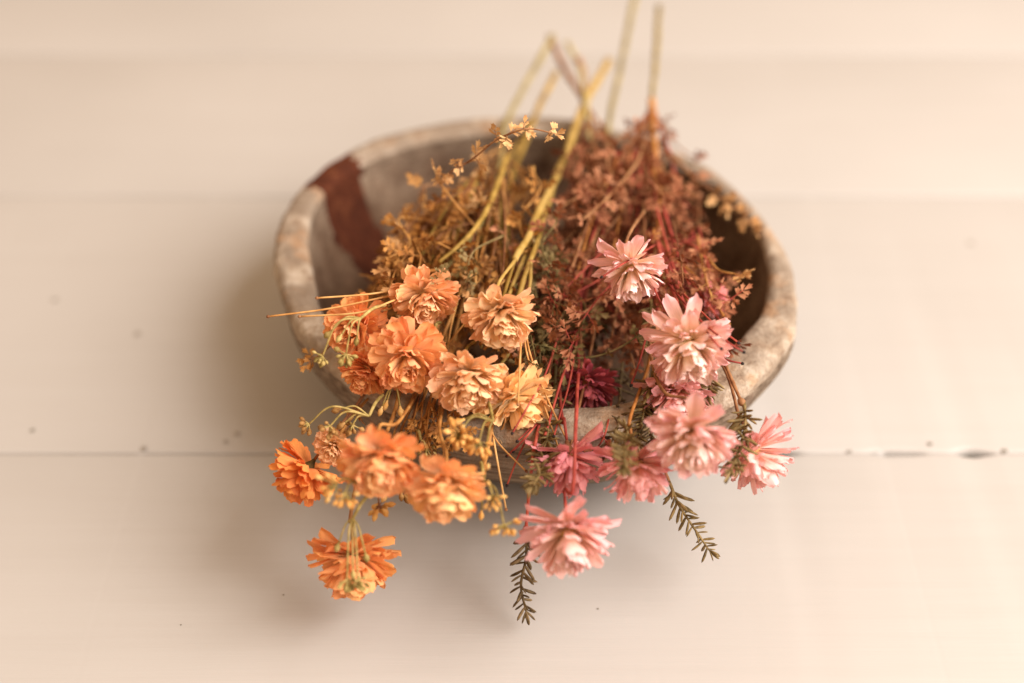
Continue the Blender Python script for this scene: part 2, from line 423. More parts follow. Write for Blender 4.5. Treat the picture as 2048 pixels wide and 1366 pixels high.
def mat3(x, y, z, loc, s):
    m = Matrix.Identity(4)
    for i in range(3): m[i][0] = x[i]*s[0]; m[i][1] = y[i]*s[1]; m[i][2] = z[i]*s[2]; m[i][3] = loc[i]
    return m
def flower(parent, pos, axis, R, color, cream, style, calyx, seed, label=None):
    rnd = random.Random(seed); axis = axis.normalized()
    X = perp(axis); Y = axis.cross(X)
    mb = MB()
    spindle(mb, axis*(-.05*R), axis, .42*R, .20*R, 8, ((0, .6), (.3, 1), (.65, .8), (1, .2)), 0)
    spindle(mb, axis*(-.34*R), axis, .36*R, .17*R, 7, ((0, .25), (.35, .5), (.75, 1), (1, 1.05)), 1)
    o = link('flower', mb.mesh('flower', [M['core'], calyx]), parent, pos - parent.location)
    if label: o['label'] = label
    if style == 0:
        wh = [(15, 112, 1.0, -.02), (17, 99, 1.0, .02), (17, 86, .98, .06), (16, 73, .95, .10), (15, 60, .91, .14), (13, 47, .87, .17), (10, 34, .84, .19), (7, 21, .82, .20), (4, 9, .80, .2)]
        jt, js = 7, .12
    else:
        wh = [(9, 112, 1.04, -.04), (14, 99, .98, .0), (16, 86, .96, .05), (17, 73, .94, .09), (16, 60, .92, .13), (14, 48, .90, .16), (11, 36, .88, .18), (8, 24, .86, .2), (5, 12, .84, .2), (2, 4, .82, .2)]
        jt, js = 9, .18
    opn = rnd.uniform(.80, 1.06); lop = rnd.uniform(3, 14); lph = rnd.uniform(0, 6.28)
    for wi, (n, th, ln, h) in enumerate(wh):
        ph0 = rnd.uniform(0, 6.28)
        for k in range(n):
            ph = ph0 + 2*math.pi*k/n + rnd.uniform(-.2, .2)
            if rnd.random() < .06: continue
            a = math.radians(max(2, th*opn + lop*math.cos(ph-lph)*min(1, th/40)) + rnd.gauss(0, jt))
            r = X*math.cos(ph) + Y*math.sin(ph)
            g = axis*math.cos(a) + r*math.sin(a); nn = axis*math.sin(a) - r*math.cos(a)
            q = rnd.gauss(0, .22); xx = g.cross(nn)
            xx, nn = xx*math.cos(q) + nn*math.sin(q), nn*math.cos(q) - xx*math.sin(q)
            L = R*ln*(1 + rnd.uniform(-js, js*.7))
            wsc = L*rnd.uniform(.88, 1.18)*(1.12 if wi > 4 else 1)
            p = link('petal', PM[style][rnd.randrange(14)], o)
            p.matrix_basis = mat3(xx, g, nn, axis*h*R + r*(.09*R*math.sin(a)), (wsc, L, L*rnd.uniform(.8, 1.3)))
            inn = max(0, (wi-1)/7)
            cc = [color[c]*(1-(.6, .8)[style]*inn*cream) + ((.98, .74, .42), (.98, .86, .74))[style][c]*(.6, .8)[style]*inn*cream for c in range(3)]
            p.color = (*cc, min(1, cream*(.7 + .5*inn)))
    return o

# ------------------------------------------------------------------ plants: sprigs, needles, seed heads
def leaflet(mb, base, d, nrm, L, W, mi=0):
    x = d.cross(nrm).normalized(); n = x.cross(d)
    P = lambda a, b, c=0: base + x*(a*W) + d*(b*L) + n*(c*L)
    vs = [P(0, .5, -.07), P(0, 0), P(-.6, .45, .03), P(-.95, .82, .06), P(-.33, .80), P(0, 1.06, .02), P(.33, .80), P(.95, .82, .06), P(.6, .45, .03)]
    mb.add(vs, [[0, 1+(k+1) % 8, 1+k] for k in range(8)], mi)
def rvec(): 
    while 1:
        v = Vector((U(-1, 1), U(-1, 1), U(-1, 1)))
        if .05 < v.length < 1: return v.normalized()
def sprig_mesh(path, leaf, stem, t0=.3, gap=.0085, size=.0050, twig=.0065, r=.0007, wid=.30):
    mb = MB(); tube(mb, path, r, r*.55, 5, 1, wob=.3)
    n = len(path); acc = 0; ang = U(0, 6.28)
    for i in range(1, n):
        seg = (path[i]-path[i-1]).length; acc += seg
        if i/n < t0: acc = min(acc, gap); continue
        while acc >= gap*U(.75, 1.1):
            acc -= gap
            d = (path[i]-path[i-1]).normalized(); x = perp(d); y = d.cross(x); p = path[i]
            ang += 1.57 + U(-.4, .4)
            for s in range(random.choice((2, 2, 3))):
                a = ang + s*math.pi*.9; td = (x*math.cos(a)+y*math.sin(a)+d*U(.2, .9)).normalized()
                L = twig*U(.5, 1.25); q = p + td*L
                tube(mb, [p, q], r*.55, r*.4, 3, 1, False)
                tx = perp(td); ty = td.cross(tx); b = U(0, 6.28); tx, ty = tx*math.cos(b)+ty*math.sin(b), ty*math.cos(b)-tx*math.sin(b)
                leaflet(mb, q, td, ty, size*U(.8, 1.2), size*wid*U(.9, 1.2))
                for f in (.45, .85):
                    for sg in (-1, 1):
                        if random.random() < .15: continue
                        leaflet(mb, p+td*L*f, (td*.75+tx*sg*.8+ty*U(-.3, .3)).normalized(), (ty+tx*U(-.4, .4)).normalized(), size*U(.6, 1.0), size*wid*U(.8, 1.15))
    d = (path[-1]-path[-2]).normalized()
    for _ in range(4): leaflet(mb, path[-1], (d+rvec()*.7).normalized(), rvec(), size*U(.8, 1.1), size*wid)
    return mb.mesh('leafy_sprig', [leaf, stem])
def off(o, parent):                                   # meshes are built at world points; children sit under the spray's Empty
    o.location = -parent.location
def sprig(parent, pts, leaf, stem, name='leafy_sprig', **kw):
    p = smooth_path(pts, 10); o = link(name, sprig_mesh(p, M[leaf], M[stem], **kw), parent); off(o, parent); return o
def fan_sprig(parent, a, b, leaf, stem, bow=.02, **kw):
    m = a.lerp(b, .5) + Vector((U(-1, 1)*bow, U(-.5, .5)*bow, U(.2, 1)*bow)) ; m2 = a.lerp(b, .82) + rvec()*bow*.4
    return sprig(parent, [a, m, m2, b], leaf, stem, **kw)
def stem(parent, pts, r0, r1, mat, name='stem', sides=7, n=9, knob=None):
    mb = MB(); P = smooth_path(pts, n)
    P = [p + Vector((noise.noise(p*45), noise.noise(p*45+Vector((9, 1, 1))), noise.noise(p*45+Vector((1, 9, 1)))))*r0*.32*(0 if i in (0, len(P)-1) else 1) for i, p in enumerate(P)]
    tube(mb, P, r0, r1, sides, 0, wob=.25)
    if knob:
        d = (P[-1]-P[-2]).normalized(); spindle(mb, P[-1]-d*knob*1.6, d, knob*2.6, knob, 7)
    o = link(name, mb.mesh(name, [M[mat]]), parent); off(o, parent); return o
NEEDLE = {}
for key in ('needle', 'needle_brown'):
    L = []
    for v in range(5):
        mb = MB(); c = U(-.16, .16); pr = ((0, .35), (.18, .75), (.55, 1), (.85, .8), (1, .15)); vs = []; fs = []
        for (t, r) in pr:
            for k in range(5):
                a = 2*math.pi*k/5; vs.append((math.cos(a)*r*.100, t, math.sin(a)*r*.078 + c*t*t))
        for i in range(4):
            for k in range(5): fs.append([i*5+k, i*5+(k+1) % 5, (i+1)*5+(k+1) % 5, (i+1)*5+k])
        fs.append([20, 21, 22, 23, 24]); mb.add(vs, fs); L.append(mb.mesh('needle', [M[key]]))
    NEEDLE[key] = L
def needle_sprig(parent, pts, key='needle', count=28, L=.0105, t0=.1, lean=.9, bare=None, tuft=6):
    P = smooth_path(pts, 10); mb = MB(); tube(mb, P, .0010, .0006, 6, 0, wob=.3)
    o = link('needle_sprig', mb.mesh('needle_sprig', [M[key]]), parent); off(o, parent)
    ang = U(0, 6.28)
    def put(p, d, l):
        x = perp(d); y = d.cross(x); b = U(0, 6.28)
        x, y = x*math.cos(b)+y*math.sin(b), y*math.cos(b)-x*math.sin(b)
        q = link('needle', random.choice(NEEDLE[key]), o); q.matrix_basis = mat3(x, d, y, p, (l*U(.9, 1.2), l, l*U(.9, 1.2)))
    for i in range(count):
        t = t0 + (1-t0)*i/count; f = t*(len(P)-1); k = min(int(f), len(P)-2); p = P[k].lerp(P[k+1], f-k)
        d = (P[k+1]-P[k]).normalized(); x = perp(d); y = d.cross(x); ang += 2.4 + U(-.6, .6)
        if random.random() < .07: continue
        put(p, (x*math.cos(ang)+y*math.sin(ang)+d*lean*U(.3, 1.6)).normalized(), L*U(.65, 1.25)*(1-.35*t))
    d = (P[-1]-P[-2]).normalized()
    for _ in range(tuft): put(P[-1], (d*1.3+rvec()*.8).normalized(), L*U(.5, .8))
    return o
BUD = {}
for key in ('bud_green', 'bud_brown', 'bud_gold'):
    L = []
    for v in range(3):
        mb = MB(); spindle(mb, Vector((0, 0, 0)), Vector((0, 1, 0)), 1, U(.26, .36), 6, ((0, .3), (.2, .45), (.45, 1), (.75, .9), (1, .22))); L.append(mb.mesh('bud', [M[key]]))
    BUD[key] = L
def seed_cluster(parent, hub, heads, singles=(), stalk='green_stem', key='bud_green', root=None, n=12, size=.0046, spread=1.0):
    """hub with curved stalks to seed heads (many buds) and to single larger buds"""
    mb = MB()
    if root is not None: tube(mb, smooth_path([root, root.lerp(hub, .5) + Vector((0, 0, .002)), hub], 8), .0011, .0009, 6)
    puts = []
    for hd in heads:
        out = (hd - hub); m = hub.lerp(hd, .45) + UP*out.length*.22 - FW*out.length*.10 + RT*out.dot(RT)*.15
        P = smooth_path([hub, m, hd], 9); tube(mb, P, .00062, .0005, 5)
        d = (P[-1]-P[-3]).normalized()
        for k in range(n):
            bd = (d*.55 + rvec()*1.0).normalized()
            if bd.dot(d) < -.35: bd = -bd
            q = hd + bd*size*U(.5, 1.0)*spread; tube(mb, [hd, q], .0004, .0004, 4, 0, False); puts.append((q, bd, size*U(.75, 1.1)))
    for sg in singles:
        out = (sg - hub); m = hub.lerp(sg, .5) + UP*out.length*.22 - FW*out.length*.08
        P = smooth_path([hub, m, sg], 9); tube(mb, P, .00055, .0005, 5); puts.append((sg, (P[-1]-P[-2]).normalized(), size*1.35))
    o = link('seed_cluster', mb.mesh('seed_cluster', [M[stalk]]), parent); off(o, parent)
    for (q, d, l) in puts:
        x = perp(d); y = d.cross(x); b = link('bud', random.choice(BUD[key]), o); b.matrix_basis = mat3(x, d, y, q, (l, l, l))
    return o
def filament(parent, pts, mat, r=.00062, tip=True):
    mb = MB(); P = smooth_path(pts, 8); tube(mb, P, r, r*.85, 6)
    if tip:
        d = (P[-1]-P[-2]).normalized(); spindle(mb, P[-1]-d*r, d, r*3.0, r*1.7, 6, ((0, .5), (.4, 1), (1, .5)), 1)
    o = link('filament', mb.mesh('filament', [M[mat], M['dark_tip']] if mat == 'red_stem' else [M[mat], M['brown_stem']]), parent); off(o, parent); return o

# ------------------------------------------------------------------ the six sprays
def spray(name, label, group, base):
    o = bpy.data.objects.new(name, None); COL.objects.link(o); o.location = base; tag(o, label, 'flower spray', group); return o
gp, gk = 'peach flower sprays lying in the bowl', 'pink flower sprays lying in the bowl'
LEFT = spray('peach_flower_spray', 'peach spray with thin straw filaments sticking out over the bowl\'s left rim', gp, F(985, 345, .2))
LOW = spray('peach_flower_spray', 'orange peach spray hanging over front rim, one flower dangling lowest at left above the planks', gp, F(1000, 400, .18))
PALE = spray('peach_flower_spray', 'palest peach spray on the thick yellow stem that crosses the middle of the bowl', gp, F(1090, 400, .15))
DUSK = spray('pink_flower_spray', 'pink spray beside the peach ones, brown stem, its lowest flower hanging past the front rim', gk, F(1180, 330, .2))
EAST = spray('pink_flower_spray', 'pink spray on the tallest pale green stem, its outermost flower at the far right', gk, F(1230, 400, .2))
ROSE = spray('pink_flower_spray', 'pale pink spray on an orange brown stem, with the topmost pink flower', gk, F(1310, 330, .2))

def pts(L): return [F(*p) for p in L]
# main stems
stem(LEFT, pts([(1106, 72, .30), (1045, 180, .27), (1008, 255, .235), (1000, 330, .16), (972, 425, .10), (930, 490, .07), (890, 540, .05)]), .0024, .0012, 'green_stem')
stem(LEFT, pts([(1014, 312, .135), (990, 380, .09), (962, 440, .062), (920, 490, .045), (878, 525, .04)]), .0022, .0011, 'yellow_stem')
stem(LOW, pts([(1112, 146, .28), (1070, 230, .245), (1040, 310, .20), (1005, 400, .14), (965, 470, .10), (935, 530, .07)]), .0025, .0012, 'yellow_stem')
stem(LOW, pts([(1090, 190, .28), (1052, 262, .245), (1016, 322, .18), (985, 390, .13), (955, 450, .10), (915, 520, .07)]), .0020, .0011, 'yellow_stem')
stem(PALE, pts([(1217, 122, .30), (1165, 215, .235), (1128, 320, .16), (1090, 400, .10), (1052, 480, .05), (1030, 520, .03)]), .0033, .0021, 'yellow_stem')
stem(PALE, pts([(1118, 330, .16), (1096, 410, .105), (1075, 480, .06), (1052, 545, .035), (1035, 600, .03)]), .0022, .0014, 'yellow_stem')
stem(PALE, pts([(1105, 385, .13), (1080, 440, .09), (1046, 520, .05), (1018, 590, .03)]), .0018, .0012, 'yellow_stem')
stem(DUSK, pts([(1099, 74, .31), (1130, 140, .285), (1168, 205, .24), (1185, 270, .215), (1190, 340, .18), (1175, 450, .13), (1150, 560, .09)]), .0027, .0014, 'brown_stem', knob=.002)
stem(DUSK, pts([(1134, 86, .31), (1158, 132, .29), (1170, 195, .24), (1180, 280, .2)]), .0022, .0016, 'green_stem')
stem(DUSK, pts([(1156, 118, .292), (1166, 145, .285), (1170, 180, .25)]), .0030, .0018, 'brown_stem', name='bract')
stem(EAST, pts([(1272, -14, .34), (1242, 130, .29), (1215, 270, .225), (1232, 380, .17), (1285, 480, .11), (1330, 560, .06)]), .0025, .0012, 'green_stem')
stem(ROSE, pts([(1318, 14, .30), (1312, 110, .27), (1303, 212, .225)]), .0023, .0019, 'bud_green')
stem(ROSE, pts([(1303, 200, .228), (1308, 260, .20), (1316, 350, .15), (1318, 440, .10), (1312, 480, .07)]), .0030, .0014, 'orange_stem')
for k in range(9):
    stem(ROSE, pts([(1303+U(-3, 3), 206+k, .226), (1303+U(-60, 75), 300+U(-20, 30), .19), (1310+U(-110, 130), 420+U(-30, 30), .13+U(-.02, .02))]), .0012, .0008, random.choice(('orange_stem', 'brown_stem', 'brown_stem', 'red_stem')), name='branch_stem', sides=5)
for k in range(6):
    stem(DUSK, pts([(1170+U(-3, 3), 205, .24), (1190+U(-35, 25), 290, .21), (1180+U(-70, 50), 420, .15)]), .0012, .0008, random.choice(('brown_stem', 'brown_stem', 'red_stem')), name='branch_stem', sides=5)

# flowers: px, py, diameter, df, axis in view (right, up, towards), colour, cream, style, stem start, vias
PEACH, PALEC, ORANGE, DEEP, YEL = (.97, .53, .26), (.98, .62, .35), (.97, .45, .175), (.95, .35, .095), (.98, .62, .27)
PINK, LPINK, ROSEC, DARKP, CORAL = (.93, .46, .46), (.95, .545, .54), (.80, .30, .31), (.62, .12, .16), (.90, .37, .36)
FL = [
 (LEFT, 848, 590, 132, .010, (.10, -.75, .70), PEACH, .75, 0, 'ochre_stem', (890, 540, .05), [], 'peach flower, uppermost on the left side'),
 (PALE, 1004, 626, 148, -.005, (.12, -.78, .62), PALEC, .85, 0, 'yellow_stem', (1030, 520, .03), [], 'pale peach flower nearest the bowl\'s middle'),
 (LEFT, 712, 655, 128, .018, (-.45, -.25, .80), ORANGE, .35, 0, 'ochre_stem', (890, 540, .05), [(800, 590, .05)], None),
 (LEFT, 736, 742, 104, .012, (-.3, -.7, .55), ORANGE, .25, 0, 'ochre_stem', (890, 540, .05), [(820, 640, .06)], None),
 (LOW, 816, 712, 146, -.005, (.05, -.62, .78), (.97, .46, .19), .5, 0, 'ochre_stem', (915, 520, .07), [(880, 610, .04)], 'orange peach flower in sharp focus'),
 (PALE, 936, 752, 156, -.010, (.05, -.70, .70), PALEC, .7, 0, 'yellow_stem', (1030, 520, .03), [(985, 650, .03)], None),
 (PALE, 1028, 800, 162, .004, (.42, -.70, .55), YEL, .85, 0, 'yellow_stem', (1035, 600, .03), [(1020, 700, .03)], 'yellowish pale peach flower tucked under its neighbour'),
 (LOW, 762, 914, 164, -.055, (.08, -.70, .62), ORANGE, .9, 0, 'ochre_stem', (915, 520, .07), [(850, 740, .03), (800, 840, -.03)], None),
 (LEFT, 612, 942, 138, .000, (-.55, -.72, -.12), DEEP, .15, 0, 'brown_stem', (890, 540, .05), [(790, 700, .045), (720, 800, .025)], 'deep orange flower turned away'),
 (LEFT, 668, 892, 78, -.005, (-.15, -.45, .8), PALEC, .7, 0, 'ochre_stem', (890, 540, .05), [(800, 720, .045), (715, 820, .02)], 'small pale peach flower between two orange ones'),
 (LOW, 892, 968, 158, -.055, (.02, -.74, .60), (.98, .53, .22), .85, 0, 'ochre_stem', (935, 530, .07), [(900, 740, .04), (880, 850, -.02)], None),
 (LOW, 706, 1118, 172, -.014, (.06, -.86, .30), (.97, .45, .16), .55, 0, 'brown_stem', (760, 880, -.02), [(716, 960, -.015), (700, 1040, -.012)], 'orange flower dangling lowest'),
 (ROSE, 1262, 534, 142, .005, (.06, -.88, .45), LPINK, .85, 1, 'brown_stem', (1290, 420, .10), [], 'pale pink flower, topmost of the pink ones'),
 (ROSE, 1378, 686, 182, -.015, (.10, -.66, .72), LPINK, .95, 1, 'red_stem', (1312, 480, .07), [(1345, 580, .03)], 'pale pink flower with cream heart in sharp focus'),
 (EAST, 1424, 598, 70, .055, (.5, -.3, .5), CORAL, .1, 1, 'red_stem', (1330, 560, .06), [], None),
 (DUSK, 1176, 766, 118, .036, (.1, -.80, .45), (.52, .10, .125), .05, 1, 'red_stem', (1150, 560, .09), [(1160, 680, .09)], 'dark magenta flower deep in the shade'),
 (EAST, 1352, 784, 150, .004, (.1, -.7, .6), PINK, .6, 1, 'red_stem', (1330, 560, .06), [(1350, 690, .05)], None),
 (ROSE, 1386, 866, 180, -.050, (.02, -.70, .66), LPINK, .8, 1, 'brown_stem', (1312, 480, .07), [(1300, 680, .03), (1325, 780, -.02)], None),
 (EAST, 1508, 906, 160, -.008, (.30, -.88, .22), (.95, .50, .49), .45, 1, 'brown_stem', (1330, 560, .06), [(1440, 720, .025), (1478, 830, .0)], 'coral pink flower at far right'),
 (EAST, 1275, 932, 156, -.030, (.16, -.90, .32), (.90, .37, .39), .6, 1, 'orange_stem', (1330, 560, .06), [(1300, 720, .03), (1262, 830, -.02)], None),
 (DUSK, 1138, 916, 158, -.012, (.12, -.95, .10), (.84, .33, .35), .15, 1, 'red_stem', (1150, 560, .09), [(1120, 740, .05), (1125, 840, .02)], 'dusty rose flower against the bowl front'),
 (DUSK, 1135, 1062, 186, -.045, (.03, -.80, .50), (.95, .53, .53), .6, 1, 'red_stem', (1150, 560, .09), [(1157, 700, .05), (1152, 850, -.03), (1146, 980, -.045)], 'pink flower hanging lowest'),
]
for i, (sp, px, py, dia, df, ax, colr, cream, st, sm, s0, vias, lab) in enumerate(FL):
    R = dia/2 * (FOCUS+df)/FPX * (1.0 if st == 0 else .99)
    a = CD(*ax); pos = F(px, py, df) - a*(.12*R)
    flower(sp, pos, a, R, colr, cream, st, M['olive_leaf'] if st == 0 else M['brown_stem'], 50+i, lab)
    back = pos - a*R*.33
    P = [F(*s0)] + [F(*v) for v in vias] + [back - a*R*.55, back]
    stem(sp, P, .0011, .0009, sm, name='branch_stem', sides=6)

# filler foliage inside the bowl
def fills(parent_list, n, junc, box, ok, leaf, stm, dfr, t0=.35, bow=.018, **kw):
    c = 0
    while c < n:
        x, y = U(box[0], box[2]), U(box[1], box[3])
        if not ok(x, y): continue
        c += 1
        j = random.choice(junc); par = random.choice(parent_list)
        g = (y-300)/420
        df = U(*dfr) - .055*g
        a = F(j[0]+U(-20, 20), j[1]+U(-20, 20), j[2]); b = F(x, y, df)
        if b.z < .05: b.z = .05
        fan_sprig(par, a, b, random.choice(leaf), stm, bow, t0=t0, **kw)
AIRY = dict(size=.0070, gap=.0150, twig=.0095, wid=.27, r=.00068)
fills([LEFT, LOW, PALE], 36, [(1005, 310, .19), (960, 400, .15), (1020, 360, .18), (930, 470, .13)], (735, 400, 1060, 720), lambda x, y: x > 868-(y-380)*.68 and x > 720 + max(0, y-640)*.3, ['orange_leaf']*5+['tan_leaf'], 'ochre_stem', (.08, .18), t0=.28, **AIRY)
fills([LEFT, LOW], 22, [(930, 480, .12), (890, 540, .09)], (735, 500, 940, 650), lambda x, y: True, ['orange_leaf', 'orange_leaf', 'tan_leaf'], 'ochre_stem', (.06, .12), **AIRY)
fills([LEFT, LOW], 12, [(960, 380, .15), (940, 440, .13)], (745, 400, 900, 600), lambda x, y: x > 862-(y-380)*.62, ['orange_leaf'], 'brown_stem', (.08, .14), **AIRY)
fills([LEFT, LOW, PALE], 16, [(990, 470, .11), (1010, 520, .1)], (880, 560, 1080, 780), lambda x, y: True, ['orange_leaf'], 'brown_stem', (.07, .12), **AIRY)
fills([DUSK, EAST, ROSE], 20, [(1305, 250, .21), (1310, 300, .18), (1190, 290, .21), (1240, 330, .2), (1200, 380, .17)], (1085, 300, 1440, 520), lambda x, y: x < min(1450, 1312+(y-270)*.50) and (y > 340 or 1190 < x < 1290), ['mauve_leaf'], 'brown_stem', (.09, .18), t0=.25, **AIRY)
fills([DUSK, EAST, ROSE], 24, [(1310, 330, .17), (1200, 380, .17), (1260, 400, .16), (1170, 430, .15)], (1080, 480, 1460, 760), lambda x, y: y < 620 or x < 1380, ['mauve_leaf'], 'brown_stem', (.08, .17), t0=.2, **AIRY)
fills([DUSK, EAST, ROSE], 20, [(1200, 480, .14), (1300, 470, .12), (1380, 460, .11)], (1085, 520, 1470, 740), lambda x, y: True, ['mauve_leaf'], 'red_stem', (.06, .14), **AIRY)
fills([DUSK, PALE], 22, [(1090, 430, .13), (1075, 490, .11), (1100, 560, .1)], (1030, 520, 1140, 790), lambda x, y: True, ['olive_leaf', 'olive_leaf', 'mauve_leaf'], 'olive_leaf', (.06, .13), **AIRY)
fills([DUSK, EAST, ROSE], 16, [(1180, 560, .14), (1250, 570, .13), (1120, 580, .13)], (1080, 620, 1290, 740), lambda x, y: True, ['mauve_leaf', 'mauve_leaf', 'olive_leaf'], 'red_stem', (.10, .16), t0=.15, **AIRY)
for k in range(46):
    x = U(1090, 1420); A, B = F(1270+(x-1240)*.30, U(300, 400), .145), F(x, U(560, 760), U(.03, .10))
    stem(random.choice((DUSK, ROSE, EAST)), [A, A.lerp(B, .5)+Vector((U(-.005, .005), 0, U(0, .01))), B], .0011, .0007, random.choice(('red_stem', 'brown_stem', 'red_stem', 'orange_stem', 'brown_stem')), name='branch_stem', sides=5)
for k in range(36):
    x = U(790, 1050); A, B = F(995+(x-985)*.28, U(330, 420), .125), F(x, U(560, 720), U(.025, .08))
    stem(random.choice((LEFT, LOW, PALE)), [A, A.lerp(B, .5)+Vector((U(-.005, .005), 0, U(0, .01))), B], .0010, .0007, random.choice(('ochre_stem', 'yellow_stem', 'brown_stem', 'yellow_stem')), name='branch_stem', sides=5)
for (a, b, m) in (((1230, 290, .22), (1190, 262, .2), 'mauve_leaf'), ((1310, 250, .21), (1262, 262, .19), 'mauve_leaf'), ((1305, 235, .21), (1330, 300, .19), 'mauve_leaf')):
    fan_sprig(ROSE, F(*a), F(*b), m, 'brown_stem', .006, t0=.2)
# sharper single sprigs that stand out
sprig(LEFT, pts([(965, 470, .08), (905, 400, .07), (873, 352, .06), (895, 350, .05)]), 'tan_leaf', 'ochre_stem', t0=.62)
sprig(LEFT, pts([(900, 345, .06), (945, 318, .035), (990, 282, .015), (1035, 262, .0), (1065, 258, 0), (1112, 268, 0)]), 'tan_leaf', 'brown_stem', t0=.12, gap=.0125, size=.0062, twig=.0062)
sprig(LEFT, pts([(895, 540, .03), (885, 560, .01), (880, 548, .002)]), 'olive_leaf', 'olive_leaf', t0=.5, size=.0048)
sprig(LEFT, pts([(1010, 470, .06), (950, 500, .04), (935, 540, .035), (940, 560, .03)]), 'olive_leaf', 'olive_leaf', t0=.4)
sprig(ROSE, pts([(1295, 270, .17), (1270, 330, .13), (1215, 395, .09), (1165, 440, .07)]), 'mauve_leaf', 'brown_stem', t0=.5, r=.0012, gap=.012)
sprig(DUSK, pts([(1260, 330, .16), (1200, 370, .12), (1130, 410, .09), (1085, 445, .08)]), 'mauve_leaf', 'brown_stem', t0=.4, r=.001, gap=.011)
sprig(ROSE, pts([(1325, 290, .19), (1375, 340, .17), (1430, 390, .15), (1480, 425, .13), (1508, 455, .12)]), 'tan_leaf', 'brown_stem', t0=.45, size=.0058)
sprig(ROSE, pts([(1340, 280, .2), (1380, 310, .2), (1402, 312, .2)]), 'mauve_leaf', 'brown_stem', t0=.6)
sprig(EAST, pts([(1395, 470, .10), (1405, 530, .06), (1420, 585, .04), (1425, 600, .035)]), 'mauve_leaf', 'ochre_stem', t0=.2, size=.0055)
sprig(EAST, pts([(1405, 500, .08), (1435, 538, .055), (1470, 548, .045), (1486, 552, .042)]), 'tan_leaf', 'ochre_stem', t0=.85, size=.006)
sprig(ROSE, pts([(1345, 440, .08), (1358, 500, .045), (1366, 560, .02), (1362, 575, .018)]), 'mauve_leaf', 'brown_stem', t0=.35, size=.0058)
sprig(DUSK, pts([(1215, 590, .06), (1160, 630, .03), (1118, 652, .02), (1105, 655, .02)]), 'mauve_leaf', 'mauve_leaf', t0=.72, size=.006, r=.001)
sprig(DUSK, pts([(1158, 640, .045), (1163, 700, .035), (1165, 752, .03), (1172, 770, .03)]), 'mauve_leaf', 'brown_stem', t0=.8, size=.0058)
sprig(PALE, pts([(1070, 700, .035), (1130, 715, .03), (1190, 713, .03), (1245, 692, .03), (1295, 655, .03)]), 'olive_leaf', 'olive_leaf', t0=.1, gap=.022, size=.0048, twig=.003, r=.0009)
sprig(PALE, pts([(1060, 560, .05), (1075, 640, .04), (1080, 720, .03), (1078, 790, .02)]), 'olive_leaf', 'olive_leaf', t0=.3)
sprig(PALE, pts([(1055, 630, .045), (1085, 680, .04), (1060, 715, .035)]), 'olive_leaf', 'olive_leaf', t0=.3)
sprig(LEFT, pts([(700, 660, .03), (662, 690, .03), (638, 712, .03), (612, 718, .03)]), 'orange_leaf', 'brown_stem', t0=.75, size=.0062, gap=.012)
sprig(LEFT, pts([(740, 770, .03), (716, 810, .02), (690, 860, .015)]), 'orange_leaf', 'brown_stem', t0=.6, r=.0009)
for (x0, x1, y1) in ((860, 850, 900), (880, 872, 905), (895, 905, 890), (845, 838, 860), (910, 930, 880), (868, 890, 930), (835, 815, 910)):
    sprig(random.choice((LOW, LEFT)), pts([(x0+10, 740, .045), (x0, 810, .02), ((x0+x1)/2, 850, .012), (x1, y1, .012)]), 'orange_leaf', 'ochre_stem', t0=.5, size=.0046)
sprig(DUSK, pts([(1225, 790, .05), (1215, 850, .02), (1205, 880, .012), (1192, 898, .01)]), 'mauve_leaf', 'red_stem', t0=.55, size=.006)
sprig(LOW, pts([(850, 850, .01), (858, 890, .0), (866, 905, 0)]), 'olive_leaf', 'ochre_stem', t0=.5, size=.0045)

# bundle of thin stems dropping over the front rim
for k in range(12):
    x = U(805, 880); stem(random.choice((LOW, LEFT)), pts([(x+70, 640, .07), (x+30, 740, .05), (x+8, 800, .03), (x-18+U(-10, 10), 860, .015), (x-34+U(-15, 15), 905+U(-10, 20), .0)]), .0009, .0006, random.choice(('ochre_stem', 'brown_stem', 'ochre_stem', 'orange_stem')), name='branch_stem', sides=5)
stem(LOW, pts([(800, 780, .01), (790, 820, .0), (775, 862, -.01)]), .0013, .0011, 'ochre_stem', name='branch_stem')
stem(LEFT, pts([(800, 690, .05), (735, 778, .03), (700, 830, .015), (668, 880, .005)]), .0010, .0008, 'brown_stem', name='branch_stem')
stem(PALE, pts([(985, 840, .0), (975, 900, -.01), (962, 960, -.02)]), .0013, .0011, 'ochre_stem', name='branch_stem')
for (a, b) in (((1035, 600, .03), (968, 700, .025)), ((1020, 590, .03), (990, 700, .02)), ((1040, 600, .03), (1012, 700, .02)), ((1000, 560, .04), (960, 690, .02)), ((900, 600, .05), (870, 660, .03)), ((930, 540, .06), (880, 690, .04)), ((935, 530, .06), (905, 690, .05)), ((1062, 520, .04), (1042, 640, .03))):
    A, B = F(*a), F(*b); stem(PALE if a[0] > 960 else LOW, [A, A.lerp(B, .5)+Vector((.002, 0, .003)), B], .0012, .0010, random.choice(('yellow_stem', 'ochre_stem')), name='branch_stem', sides=6)
for k in range(14):
    x0, y0 = 1310+U(-15, 20), 470+U(-20, 30); x1, y1 = random.choice(((1300, 640), (1345, 620), (1400, 610), (1360, 600), (1320, 640), (1440, 640)))
    A, B = F(x0, y0, .08), F(x1+U(-20, 20), y1+U(-10, 20), .03+U(0, .03))
    stem(random.choice((ROSE, EAST)), [A, A.lerp(B, .5)+Vector((U(-.004, .004), 0, .003)), B], .0010, .0008, random.choice(('red_stem', 'red_stem', 'orange_stem')), name='branch_stem', sides=5)
